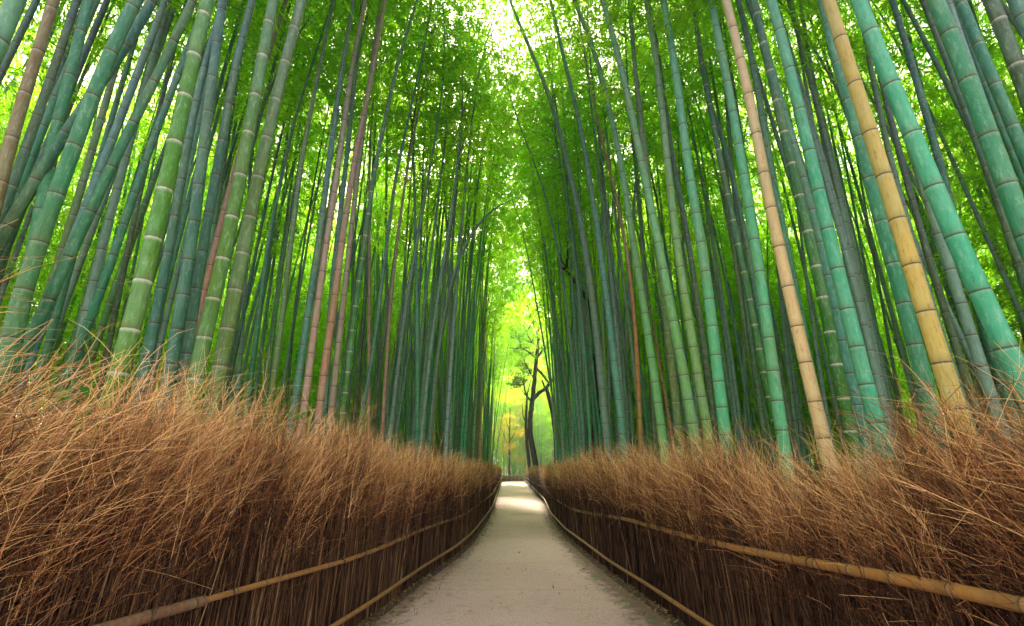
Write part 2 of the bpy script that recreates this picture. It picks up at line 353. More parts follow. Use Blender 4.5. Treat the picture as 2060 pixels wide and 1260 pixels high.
  5.91, [(-6.87,3.92),(-6.94,4.98),(-7.0,5.98),(-7.07,7.07),(-7.11,8.27)]),
]
# ------------------------------------------------------------------ ground and path
def fence_x(side, y):
    if side < 0: return np.interp(y, [-3, 1, 2.6, 4.75, 5.56, 7.44, 9.18, 11.08, 14.75, 19, 34.8, 58], [-2.3, -2.1, -1.92, -1.62, -1.5, -1.28, -1.04, -.90, -.82, -.80, -.98, -1.25])
    return np.interp(y, [-3, 1, 2.9, 4.79, 6.35, 7.66, 9.65, 11.79, 15.7, 22.6, 39.7, 58], [2.3, 2.15, 2.02, 1.76, 1.64, 1.5, 1.38, 1.27, 1.26, 1.46, 1.54, 1.6])

def mat_ground():
    m, t = newmat('forest_floor')
    g = N(t, 'ShaderNodeTexCoord').outputs['Object']
    a = noise(t, g, .8, 5, .6); b = noise(t, g, 28, 5, .7)
    v = N(t, 'ShaderNodeTexVoronoi', i_0=g); v.inputs['Scale'].default_value = 38
    c = ramp(t, b, [(.3, (.035, .022, .014)), (.55, (.085, .055, .033)), (.75, (.15, .105, .06))])
    c = mix(t, sstep(t, v.outputs['Distance'], .35, .1, 0, .5), c, mix(t, .5, v.outputs['Color'], (.14, .08, .035)))
    c = mix(t, sstep(t, a, .55, .7, 0, .5), c, (.05, .065, .02))
    p = N(t, 'ShaderNodeBsdfPrincipled', i_0=c); p.inputs['Roughness'].default_value = .9
    finish(t, p.outputs[0], b, .8, .03, p); return m

def mat_path():
    m, t = newmat('path_surface')
    g = N(t, 'ShaderNodeTexCoord').outputs['Object']
    e = N(t, 'ShaderNodeAttribute', attribute_name='tint').outputs['Fac']     # 0 middle .. 1 edge
    a = noise(t, g, .7, 5, .6); b = noise(t, g, 90, 4, .8); c3 = noise(t, g, 7, 4, .65)
    v = N(t, 'ShaderNodeTexVoronoi', i_0=g); v.inputs['Scale'].default_value = 75
    c = ramp(t, a, [(.3, (.66, .425, .375)), (.7, (.82, .58, .51))])
    c = mix(t, sstep(t, b, .38, .66), mix(t, .6, c, (.10, .07, .06)), mix(t, .5, c, (.80, .66, .62)))
    c = mix(t, sstep(t, v.outputs['Distance'], .25, .08, 0, .55), c, mix(t, .6, v.outputs['Color'], (.22, .17, .15)))
    c = mix(t, sstep(t, c3, .55, .72, 0, .35), c, (.17, .12, .10))
    sep = N(t, 'ShaderNodeSeparateXYZ', i_0=g)
    yy = math_(t, 'ADD', sep.outputs[1], math_(t, 'MULTIPLY', c3, .12))
    for y0, y1, col in ((8.6, 11.3, (.60, .48, .46)), (11.3, 17.5, (.45, .34, .31))):      # newer patches of surfacing
        f = math_(t, 'MULTIPLY', sstep(t, yy, y0, y0 + .5), sstep(t, yy, y1 + .5, y1))
        c = mix(t, math_(t, 'MULTIPLY', f, .22), c, col)
    for y0 in (6.9, 8.63, 11.33, 17.5):
        f = math_(t, 'COMPARE', yy, y0); 
        n = f.node; n.inputs[2].default_value = .022
        c = mix(t, math_(t, 'MULTIPLY', f, .18), c, (.12, .09, .08))
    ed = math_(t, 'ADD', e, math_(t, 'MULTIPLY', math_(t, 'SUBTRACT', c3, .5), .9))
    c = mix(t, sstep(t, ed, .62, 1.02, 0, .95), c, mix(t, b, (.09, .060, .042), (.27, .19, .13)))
    p = N(t, 'ShaderNodeBsdfPrincipled', i_0=c); p.inputs['Roughness'].default_value = .85
    finish(t, p.outputs[0], b, .55, .006, p); return m

n = 61
gx, gy = np.meshgrid(np.linspace(-250, 250, n), np.linspace(-120, 420, n))
idx = np.arange(n * n).reshape(n, n)
F = np.stack([idx[:-1, :-1], idx[:-1, 1:], idx[1:, 1:], idx[1:, :-1]], -1).reshape(-1, 4)
g = link('ground', mesh('ground', np.stack([gx, gy, gx * 0], -1).reshape(-1, 3), F), mat_ground())
tag(g, 'brown leaf strewn forest floor under the bamboo', 'ground', kind='structure')

ys = np.concatenate([np.linspace(-4, 14, 91), np.linspace(14.5, 64, 60)])
ts = np.linspace(0, 1, 25)
L = fence_x(-1, ys) + .10; Rr = fence_x(1, ys) - .10
bend = np.where(ys > 56, (ys - 56) ** 2 * .06, 0)
X = L[:, None] * (1 - ts) + Rr[:, None] * ts + bend[:, None]
cr = .03 * (1 - (2 * ts - 1) ** 2)
V = np.stack([X, np.repeat(ys[:, None], 25, 1), np.repeat((.006 + cr)[None], len(ys), 0)], -1)
idx = np.arange(V.shape[0] * 25).reshape(-1, 25)
F = np.stack([idx[:-1, :-1], idx[:-1, 1:], idx[1:, 1:], idx[1:, :-1]], -1).reshape(-1, 4)
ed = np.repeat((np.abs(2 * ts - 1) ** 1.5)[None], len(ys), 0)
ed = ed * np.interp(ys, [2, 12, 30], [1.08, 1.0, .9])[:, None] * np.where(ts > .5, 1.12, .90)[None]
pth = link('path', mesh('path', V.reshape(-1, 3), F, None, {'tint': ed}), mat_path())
tag(pth, 'pinkish grey gravel surfaced footpath running straight into the grove', 'path', kind='structure')

# leaf litter and grass sprigs along the verges
a = Acc()
nl = 9500
y = 1.5 + 20 * rng.random(nl) ** 1.6; sd_ = np.where(rng.random(nl) < .5, -1, 1)
edge = np.where(sd_ < 0, fence_x(-1, y), fence_x(1, y)); off = np.abs(rng.normal(0, .17, nl)) + .02
stray = rng.random(nl) < .03; off = np.where(stray, rng.random(nl) * 1.6, off)
x = edge - sd_ * off
ang = rng.random(nl) * 6.283; ln = .012 + .026 * rng.random(nl); wd = ln * (.14 + .14 * rng.random(nl))
d = np.stack([np.cos(ang), np.sin(ang), rng.normal(0, .25, nl)], -1); q = np.stack([-np.sin(ang), np.cos(ang), rng.normal(0, .3, nl)], -1)
c = np.stack([x, y, .044 + .008 * rng.random(nl)], -1)
V = np.stack([c - d * ln[:, None], c + q * wd[:, None], c + d * ln[:, None], c - q * wd[:, None]], 1).reshape(-1, 3)
a.add(V, np.arange(nl * 4).reshape(-1, 4), np.repeat(rng.random(nl), 4))
o = link('leaf_litter', a.mesh('leaf_litter', mat_tint('dry_leaf', [(0, (.07, .035, .015)), (.5, (.22, .13, .06)), (.9, (.42, .30, .14)), (1, (.25, .32, .06))])))
tag(o, 'small dry fallen leaves scattered along both edges of the path', 'leaf litter', kind='stuff')
a = Acc()
for cx, cy in [(-1.1, 5.2), (-1.22, 5.6), (-1.3, 4.8), (1.35, 5.0), (1.22, 6.1), (1.45, 4.7), (1.18, 7.5), (1.1, 8.4), (-.85, 8.2), (1.42, 5.5), (.65, 5.1), (-.5, 5.3), (.2, 8.0), (-.2, 6.2)]:
    far = abs(cx) < .9; nb = 5 if far else 14
    b = np.array([cx, cy, .03]) + np.stack([rng.normal(0, .05, nb), rng.normal(0, .08, nb), np.zeros(nb)], -1)
    h = (.02 if far else .045) * (.5 + rng.random(nb)); an = rng.random(nb) * 6.283
    tip = b + np.stack([np.cos(an) * h * .8, np.sin(an) * h * .8, h], -1); m_ = (b + tip) / 2 + np.stack([-np.sin(an), np.cos(an), an * 0], -1) * .004
    m2 = (b + tip) / 2 - np.stack([-np.sin(an), np.cos(an), an * 0], -1) * .004
    a.add(np.stack([b, m_, tip, m2], 1).reshape(-1, 3), np.arange(nb * 4).reshape(-1, 4), np.repeat(rng.random(nb), 4))
o = link('grass', a.mesh('grass', M_SPRIG)); tag(o, 'tiny green grass sprigs growing at the edges of the path', 'grass', kind='stuff')

# ------------------------------------------------------------------ brushwood fences
def brush_top(side, y):
    return np.interp(y, [0, 3.5, 6, 9, 13, 20, 60], [1.80, 1.71, 1.63, 1.55, 1.47, 1.42, 1.38]) if side < 0 else \
           np.interp(y, [0, 1.7, 2.9, 4, 7.5, 13, 20, 60], [1.80, 1.66, 1.44, 1.45, 1.56, 1.51, 1.44, 1.38])

def brushwood(side):
    a = Acc(); bs = Acc()
    for (y0, y1, per_m, w, subs) in ((.6, 3.2, 430, .0040, 15), (3.2, 6.5, 350, .0044, 13), (6.5, 13, 170, .0075, 9), (13, 26, 80, .011, 8), (26, 57.5, 38, .020, 7)):
        n = int((y1 - y0) * per_m)
        nbu = int((y1 - y0) / (.11 if y1 < 14 else .22)); bid = rng.integers(0, nbu, n)      # twigs are tied in bundles
        y = y0 + (y1 - y0) * (bid + .5) / nbu + rng.normal(0, .045, n) * (1 if y1 < 14 else 2)
        bz = rng.normal(1, .075, nbu)[bid]; bf = rng.normal(0, .19, nbu)[bid]; bt = rng.normal(0, .12, nbu)[bid]
        clump = .5 + .5 * np.sin(y * 5.1 + side) * np.sin(y * 2.3 + 1.3)
        out = .02 + .34 * rng.random(n) ** 1.1
        x = fence_x(side, y) + side * out
        zt = brush_top(side, y) * (.74 + .30 * rng.random(n)) * (.95 + .08 * clump) * bz
        # stiff lower stems
        K = 5; tt = np.linspace(0, 1, K)[None, :]
        zs = .66 * zt[:, None] * tt
        lx = rng.normal(0, .05, n)[:, None]; ly = rng.normal(.04, .10, n)[:, None]
        Ps = np.stack([x[:, None] + lx * tt, y[:, None] + ly * tt + rng.normal(0, .008, (n, K)), zs], -1)
        r = w * (.6 + .9 * rng.random(n)); Rs = r[:, None] * (1 - .35 * tt)
        for rep_ in range(3 if y1 < 7 else 2 if y1 < 14 else 1):          # packed upright stems
            sh = np.stack([np.abs(rng.normal(0, .03, n)) * side * (rep_ > 0), rng.normal(0, .04, n) * (rep_ > 0), 0 * y], -1)
            V, Fq = tubes(Ps + sh[:, None] + rng.normal(0, .004, Ps.shape) * (rep_ > 0), Rs * (1 if rep_ == 0 else .7), 3)
            bs.add(V, Fq, np.repeat(np.clip(rng.normal(.42, .22, n), 0, 1), K * 3))
        # sweeping upper part and its side twigs
        fwd = (.46 + bf + .30 * rng.random(n)) * (np.interp(y, [0, 4, 7, 14], [.38, .42, .50, .42]) if side > 0 else np.interp(y, [0, 4, 7, 14], [.62, .60, .58, .45])); inn = rng.normal(.02, .10, n)
        wild = rng.random(n) < .07; fwd = np.where(wild, fwd * 1.5, fwd)
        h = zt * .38
        K = 5; tt = np.linspace(0, 1, K)[None, :]
        base = Ps[:, -1]
        P = np.stack([base[:, 0, None] - side * (inn * h)[:, None] * tt ** 1.3, base[:, 1, None] + (fwd * h)[:, None] * tt ** 1.2, base[:, 2, None] + h[:, None] * tt * 1.0], -1)
        P += rng.normal(0, .009, P.shape) * (tt[..., None] > .1)
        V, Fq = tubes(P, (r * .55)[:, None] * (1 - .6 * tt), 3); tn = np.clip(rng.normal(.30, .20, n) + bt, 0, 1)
        a.add(V, Fq, (np.clip(tn[:, None] - .22 + .62 * np.linspace(0, 1, K)[None], 0, 1)[:, :, None] * np.ones((1, 1, 3))).ravel())  # dark foot to pale tip: shade and top light painted into the tint
        for s in range(subs):
            u = .0 + .95 * rng.random(n); i = np.minimum((u * (K - 1)).astype(int), K - 2); fr = u * (K - 1) - i
            low = rng.random(n) < .22                                    # some side twigs start on the stiff part
            p0 = P[np.arange(n), i] * (1 - fr)[:, None] + P[np.arange(n), i + 1] * fr[:, None]
            il = rng.integers(3, 5, n); p0 = np.where(low[:, None], Ps[np.arange(n), il], p0)
            dirv = nrm(np.stack([-side * (inn - .06 + rng.normal(0, .42, n)), fwd * 1.1 + rng.normal(.06, .48, n), .95 + rng.normal(0, .32, n)], -1))
            ln = (.14 + .34 * rng.random(n)) * np.where(wild, 1.5, 1.0)
            k = np.linspace(0, 1, 4)[None, :, None]
            q = p0[:, None] + dirv[:, None] * ln[:, None, None] * k + np.array([0, .06, -.10])[None, None] * (k ** 2) * (ln / .4)[:, None, None]
            q += rng.normal(0, .008, q.shape) * (k > 0)
            V, Fq = tubes(q, (w * .36 * (.6 + .6 * rng.random(n)))[:, None] * (1 - .55 * k[..., 0]), 3)
            a.add(V, Fq, np.repeat(np.clip(tn + rng.normal(-.08, .18, n) + np.where(low, -.15, .60 * u ** 1.3), 0, 1), 12))  # higher side twigs tinted lighter, low ones darker, as painted light and shade
        if y1 < 7:                                                        # short crooked twiglets tangled in the brush
            for s in range(4):
                i = rng.integers(0, K, n); up_ = rng.random(n) < .65
                p0 = np.where(up_[:, None], P[np.arange(n), i], Ps[np.arange(n), np.maximum(i, 3)]) + rng.normal(0, .012, (n, 3))
                dirv = nrm(rng.normal(0, 1, (n, 3)) + np.array([side * .25, .35, .45])); ln = .04 + .11 * rng.random(n)
                k = np.linspace(0, 1, 3)[None, :, None]; q = p0[:, None] + dirv[:, None] * ln[:, None, None] * k; q[:, 1] += rng.normal(0, .012, (n, 3))
                V, Fq = tubes(q, (w * .30 * (.6 + .6 * rng.random(n)))[:, None] * (1 - .4 * k[..., 0]), 3)
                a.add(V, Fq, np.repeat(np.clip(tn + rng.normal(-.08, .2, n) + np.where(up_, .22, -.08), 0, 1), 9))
        # a few long loose canes that rise above the brush
        m = int((y1 - y0) * (46 if side > 0 else 34)) if y1 < 14 else 0
        if m:
            y = y0 + (y1 - y0) * rng.random(m); x = fence_x(side, y) + side * (.05 + .35 * rng.random(m))
            k = np.linspace(0, 1, 7)[None, :, None]
            h = brush_top(side, y) * (.75 + .3 * rng.random(m)); b = np.stack([x, y, h * .75], -1)
            dv = nrm(np.stack([-side * rng.normal(.0, .30, m), rng.normal(.42 if side > 0 else .6, .32, m), .9 + rng.normal(0, .2, m)], -1)); ln = .45 + .6 * rng.random(m)
            q = b[:, None] + dv[:, None] * ln[:, None, None] * k + np.array([0, .2, -.12]) * k ** 2 * ln[:, None, None] + rng.normal(0, .006, (m, 7, 3))
            tc_ = np.clip(rng.normal(.85, .15, m), 0, 1)
            V, Fq = tubes(q, (.0022 * (.7 + .6 * rng.random(m)))[:, None] * (1 - .5 * k[..., 0]), 3); a.add(V, Fq, np.repeat(tc_, 21))
            for s in range(3):
                i = rng.integers(2, 6, m); p0 = q[np.arange(m), i]; k4 = np.linspace(0, 1, 3)[None, :, None]
                d2 = nrm(dv + rng.normal(0, .45, dv.shape)); q2 = p0[:, None] + d2[:, None] * (.12 + .2 * rng.random(m))[:, None, None] * k4
                V, Fq = tubes(q2, np.repeat(np.linspace(.0013, .0006, 3)[None], m, 0), 3); a.add(V, Fq, np.repeat(tc_, 9))
    return bs, a

def culm_mesh_line(P, rad0, rad1, spacing, sides, wob=0.0, seed=0, name='pole'):
    """bamboo tube along a polyline with ridged nodes; writes nd / side attributes"""
    P = np.asarray(P, float); r_ = np.random.default_rng(seed)
    # smooth resample
    sl = np.r_[0, np.cumsum(np.linalg.norm(np.diff(P, axis=0), axis=1))]
    su = np.linspace(0, sl[-1], max(8, int(sl[-1] / .25)))
    Q = np.stack([np.interp(su, sl, P[:, i]) for i in range(3)], -1)
    for _ in range(6): Q[1:-1] = .25 * Q[:-2] + .5 * Q[1:-1] + .25 * Q[2:]
    sl = np.r_[0, np.cumsum(np.linalg.norm(np.diff(Q, axis=0), axis=1))]; Ltot = sl[-1]
    s = []; nds = []; k = .08 * r_.random() + .05
    while k < Ltot - .05:
        nds.append(k); k += spacing(k) * (.92 + .16 * r_.random())
    rings = [(0, 1, .1, 1)]
    for i, k in enumerate(nds):
        nxt = nds[i + 1] if i + 1 < len(nds) else Ltot
        rings += [(k - .018, 1.0, .018, -1), (k - .005, 1.035, .005, -1), (k, .985, 0, 0), (k + .006, 1.03, .006, 1), (k + .02, 1.0, .02, 1)]
        if nxt - k > .1: rings += [((k + nxt) / 2 - .01, .985, .1, 1), ((k + nxt) / 2 + .01, .985, .1, -1)]
    rings += [(Ltot, 1, .1, -1)]
    ra = np.array(rings); ss = np.clip(ra[:, 0], 0, Ltot); o = np.argsort(ss, kind='stable'); ra = ra[o]; ss = ss[o]
    C = np.stack([np.interp(ss, sl, Q[:, i]) for i in range(3)], -1)
    f = ss / Ltot; rad = (rad0 * (1 - f) + rad1 * f) * ra[:, 1]
    # robust frame from the smooth line
    T = nrm(np.gradient(Q, axis=0)); T = nrm(np.stack([np.interp(ss, sl, T[:, i]) for i in range(3)], -1))
    ref = np.array([0, 1., 0]) if abs(T[:, 1]).mean() < .8 else np.array([0, 0, 1.])
    A = nrm(np.cross(ref[None], T)); B = np.cross(T, A); th = np.arange(sides) * 2 * np.pi / sides
    V = C[:, None] + rad[:, None, None] * (A[:, None] * np.cos(th)[None, :, None] + B[:, None] * np.sin(th)[None, :, None])
    K = len(ss); k = np.arange(K - 1)[:, None] * sides; q = np.arange(sides)[None]; q2 = (q + 1) % sides
    F = np.stack([k + q, k + q2, k + sides + q2, k + sides + q], -1).reshape(-1, 4)
    return mesh(name, V.reshape(-1, 3), F, None, {'nd': np.repeat(ra[:, 2], sides), 'side': np.repeat(ra[:, 3], sides)}), nds

COLS = dict(tealgrey=(.10, .28, .18), brownolive=(.19, .14, .045), teal=(.040, .22, .095), tealdark=(.022, .15, .08), green=(.075, .24, .014),
    tealblue=(.06, .19, .13), green2=(.085, .21, .02), olive=(.12, .20, .04), darkgreen=(.018, .085, .022), pinkgrey=(.40, .29, .22),
    pinkbrown=(.36, .20, .12), pinkgrey2=(.35, .27, .20), green3=(.035, .17, .015), greyteal=(.14, .24, .18), greyteal2=(.08, .28, .20),
    orange=(.45, .20, .045), palegreen=(.16, .42, .14), palegreen2=(.22, .40, .11), darkolive=(.055, .10, .025), mint=(.10, .45, .22),
    cream=(.66, .52, .26), bluegrey=(.06, .26, .18), teal2=(.06, .40, .23), teal3=(.035, .24, .12), yellow=(.60, .48, .12),
    gold=(.34, .165, .032), greybrown=(.17, .09, .045), rail2=(.34, .165, .03))

RAILS = {-1: dict(
    up=[(-2.06, 1.2, .83), (-1.94, 2.56, .80), (-1.90, 2.83, .78), (-1.86, 3.16, .76), (-1.79, 3.73, .73), (-1.74, 4.16, .72), (-1.62, 4.92, .66), (-1.53, 5.72, .65), (-1.35, 7.47, .66), (-1.03, 10.09, .61), (-.86, 15.74, .59), (-.82, 20, .55), (-.96, 29.55, .45), (-1.1, 45, .47), (-1.2, 57, .5)],
    lo=[(-2.1, 1.2, .2), (-1.92, 2.6, .2), (-1.59, 4.75, .2), (-1.47, 5.56, .2), (-1.28, 7.44, .2), (-1.02, 9.18, .2), (-.88, 11.08, .2), (-.80, 14.75, .2), (-.74, 19, .2), (-.96, 34.8, .2), (-1.2, 57, .2)]),
    1: dict(
    up=[(2.13, 1.2, 1.0), (2.09, 2.22, .99), (2.07, 2.4, .98), (2.02, 2.94, .95), (1.95, 3.55, .91), (1.86, 4.45, .87), (1.75, 5.54, .85), (1.62, 7.2, .83), (1.44, 9.92, .69), (1.37, 11.08, .64), (1.32, 14.39, .63), (1.56, 23.72, .61), (1.62, 42.19, .47), (1.62, 57, .5)],
    lo=[(2.15, 1.2, .2), (2.0, 2.9, .2), (1.75, 4.79, .2), (1.64, 6.35, .2), (1.48, 7.66, .2), (1.38, 9.65, .2), (1.25, 11.79, .2), (1.23, 15.7, .2), (1.48, 22.6, .2), (1.52, 39.7, .2), (1.6, 57, .2)])}

def rail(parent, pts, y0, y1, r0, r1, colour, seed, label=None):
    pts = np.array(pts); ys = np.linspace(y0, y1, max(6, int((y1 - y0) / .35)))
    P = np.stack([np.interp(ys, pts[:, 1], pts[:, 0]), ys, np.interp(ys, pts[:, 1], pts[:, 2])], -1)
    P[:, 0] -= math.copysign(.045, P[0, 0])
    me, _ = culm_mesh_line(P, r0, r1, lambda s: .30, 12, seed=seed, name='rail_pole')
    # cap the cut ends
    o = link('rail_pole', me, M_POLE, parent); o.color = (*colour, .12)
    if label: o['label'] = label
    return o

for side, lab in ((-1, 'long brown brushwood fence with bamboo rails on the left of the path'), (1, 'long brown brushwood fence with bamboo rails on the right of the path')):
    root = empty('brushwood_fence', (float(fence_x(side, 3.)), 3.0, 0)); tag(root, lab, 'fence', 'brushwood fences lining the path')
    inv = Matrix.Translation(-root.location)
    bs, tw = brushwood(side)
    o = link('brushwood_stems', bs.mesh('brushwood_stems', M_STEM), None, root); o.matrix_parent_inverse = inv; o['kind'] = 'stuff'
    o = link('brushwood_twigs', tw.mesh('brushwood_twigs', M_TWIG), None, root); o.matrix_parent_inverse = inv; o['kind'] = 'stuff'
    G, B = COLS['gold'], COLS['greybrown']
    segs = [(1.2, 3.18, .033, .030, B, 'greyish brown weathered rail pole sleeved over the thinner one'), (3.1, 6.4, .019, .022, G, None), (6.3, 10.4, .024, .020, G, None), (10.3, 15, .024, .02, G, None), (14.9, 21, .024, .022, G, None), (20.9, 28, .024, .022, G, None), (27.9, 42, .026, .024, G, None), (41.9, 57, .026, .024, G, None)] if side < 0 else \
           [(1.2, 4.1, .034, .029, G, None), (4.0, 7.5, .029, .024, G, None), (7.4, 10.6, .026, .022, G, None), (10.5, 15, .026, .02, G, None), (14.9, 21, .024, .022, G, None), (20.9, 28, .024, .022, G, None), (27.9, 42, .026, .024, G, None), (41.9, 57, .026, .024, G, None)]
    for i, (y0, y1, r0, r1, c, lb) in enumerate(segs): rail(root, RAILS[side]['up'], y0, y1, r0, r1, c, i + 10 * side + 20, lb).matrix_parent_inverse = inv
    for i, (y0, y1) in enumerate([(1.2, 4.6), (4.5, 8.1), (8.0, 11.9), (11.8, 16), (15.9, 22), (21.9, 32), (31.9, 44), (43.9, 57)]):
        rail(root, RAILS[side]['lo'], y0, y1, .022, .019, COLS['rail2'], i + 50 + 10 * side).matrix_parent_inverse = inv
    # thin wire lashings round the upper rail
    for i, yy in enumerate((2.1, 3.4, 4.9, 6.5, 8.4, 10.5, 13)):
        pts = np.array(RAILS[side]['up']); c = np.array([np.interp(yy, pts[:, 1], pts[:, 0]) - side * .045, yy, np.interp(yy, pts[:, 1], pts[:, 2])])
        th = np.linspace(0, 2 * np.pi, 13); ac = Acc()
        for dy in (-.006, .006):
            ring = np.stack([c[0] + .036 * np.cos(th), c[1] + dy + 0 * th, c[2] + .036 * np.sin(th)], -1); V, Fq = tubes(ring[None], np.full((1, 13), .0018), 4); ac.add(V, Fq, .3)
        tail = np.array([c + [side * .03, 0, .03], c + [side * .02, .01, .055], c + [side * .0, .03, .075]]); V, Fq = tubes(tail[None], np.full((1, 3), .0016), 4); ac.add(V, Fq, .3)
        link('lashing', ac.mesh('lashing', M_BARK), None, root).matrix_parent_inverse = inv

# low fence where the path turns off
root = empty('end_fence', (.3, 59.5, 0)); tag(root, 'low brown brushwood fence closing the far end of the path', 'fence')
inv = Matrix.Translation(-root.location)
a = Acc(); n = 700
x = -3.2 + 7 * rng.random(n); y = 59.6 + .25 * rng.random(n); K = 4; tt = np.linspace(0, 1, K)[None]; h = .45 + .25 * rng.random(n)
P = np.stack([x[:, None] + rng.normal(0, .08, n)[:, None] * tt, y[:, None] + 0 * tt, h[:, None] * tt], -1)
V, Fq = tubes(P, np.full((n, K), .016), 3); a.add(V, Fq, np.repeat(rng.random(n), K * 3))
o = link('brushwood_stems', a.mesh('end_stems', M_TWIG), None, root); o.matrix_parent_inverse = inv; o['kind'] = 'stuff'
for z in (.62, .3):
    me, _ = culm_mesh_line([(-3.2, 59.45, z), (0, 59.5, z + .06), (3.8, 59.45, z)], .045, .04, lambda s: .35, 8, seed=3, name='rail_pole')
    o = link('rail_pole', me, M_CULM, root); o.matrix_parent_inverse = inv; o.color = (.45, .25, .09, .1)

# ------------------------------------------------------------------ bamboo: shared crowns and stems
CROWN_H = 8.5
def crown_curve(t, bend): return np.stack([bend * t ** 2.4, 0 * t, CROWN_H * t * (1 - .06 * t ** 3)], -1)

def leaves(a, base, direc, r_, ln0=.13, ln1=.08, wd=.095, tint=None, droop=.45):
    n = len(base); ln = ln0 + ln1 * r_.random(n)
    d = nrm(direc + r_.normal(0, .45, (n, 3)) + np.array([0, 0, -droop]))
    s = nrm(np.cross(d, r_.normal(0, 1, (n, 3)))); w_ = ln * wd
    mid = base + d * (ln * .42)[:, None]; tip = base + d * ln[:, None] + np.array([0, 0, -.015])
    V = np.stack([base, mid + s * w_[:, None], tip, mid - s * w_[:, None]], 1).reshape(-1, 3)
    a.add(V, np.arange(n * 4).reshape(-1, 4), np.repeat(r_.random(n) if tint is None else tint, 4))

def make_crown(seed, bend, nleaf, spread):
    r_ = np.random.default_rng(seed); lv = Acc(); br = Acc()
    nb = 74; t = np.linspace(.0, 1, nb) ** .9; t = np.clip(t + r_.normal(0, .008, nb), 0, 1)
    C = crown_curve(t, bend); az = r_.random(nb) * 6.283
    L_ = spread * (.35 + 1.0 * np.sin(np.pi * np.clip(.12 + .80 * t, 0, 1))) * (.65 + .6 * r_.random(nb))
    up = .75 - .5 * t
    D = nrm(np.stack([np.cos(az), np.sin(az), up], -1)); k = np.linspace(0, 1, 6)[None, :, None]
    P = C[:, None] + D[:, None] * L_[:, None, None] * k + np.array([0, 0, -.55]) * (k ** 2) * L_[:, None, None]
    V, Fq = tubes(P, (.008 * (1 - .5 * t))[:, None] * (1 - .75 * k[..., 0]), 3); br.add(V, Fq, np.repeat(r_.random(nb), 18))
    per = r_.multinomial(nleaf, L_ / L_.sum())
    for i in range(nb):
        m = max(3, per[i] // 9)                                   # leaf sprays on this branch
        u = .18 + .82 * r_.random(m) ** .8; q = u * 5; j = np.minimum(q.astype(int), 4); f = (q - j)[:, None]
        p0 = P[i, j] * (1 - f) + P[i, j + 1] * f
        sd2 = nrm(np.cross(D[i][None], r_.normal(0, 1, (m, 3)))); p1 = p0 + (sd2 * .8 + D[i] * .6) * (.10 + .26 * r_.random(m))[:, None] + np.array([0, 0, -.05])
        b = np.repeat(p1, 9, 0) + r_.normal(0, .055, (m * 9, 3)) + np.repeat(sd2, 9, 0) * (np.tile(np.arange(9), m)[:, None] - 4) * .012
        dd = np.repeat(nrm(sd2 + D[i] * .5), 9, 0)
        leaves(lv, b, dd, r_, tint=np.clip(np.repeat(r_.random(m), 9) * .6 + r_.random(m * 9) * .4, 0, 1))
    return lv.mesh('bamboo_leaves', M_LEAF, False), br.mesh('bamboo_branches', M_BRANCH)

CROWNS = [make_crown(100 + i, b, nl_, sp) + (b,) for i, (b, sp, nl_) in enumerate([(1.6, 1.25, 3200), (2.6, 1.45, 3600), (.9, 1.1, 3000), (3.4, 1.55, 3700), (2.0, 1.35, 3400), (1.8, 1.3, 5400)])]

def crown_matrix(p, tangent, toward):
    z = Vector(tangent).normalized(); x = Vector(toward) - Vector(toward).project(z); x.normalize(); y = z.cross(x)
    m = Matrix((x, y, z)).transposed().to_4x4(); m.translation = Vector(p); return m

def add_crown(root, k, mtx, shade=0.0, scale=1.0):
    lm, bm, _ = CROWNS[k]
    mtx = mtx @ Matrix.Scale(scale, 4)
    o = link('branches', bm, None, root); o.matrix_local = mtx
    o2 = link('foliage', lm, None, root); o2.matrix_local = mtx
    return o2

GROUP_L = 'bamboo standing behind the left fence'; GROUP_R = 'bamboo standing behind the right fence'
def node_gap(s): return .17 + .27 * min(1, s / 4.5)

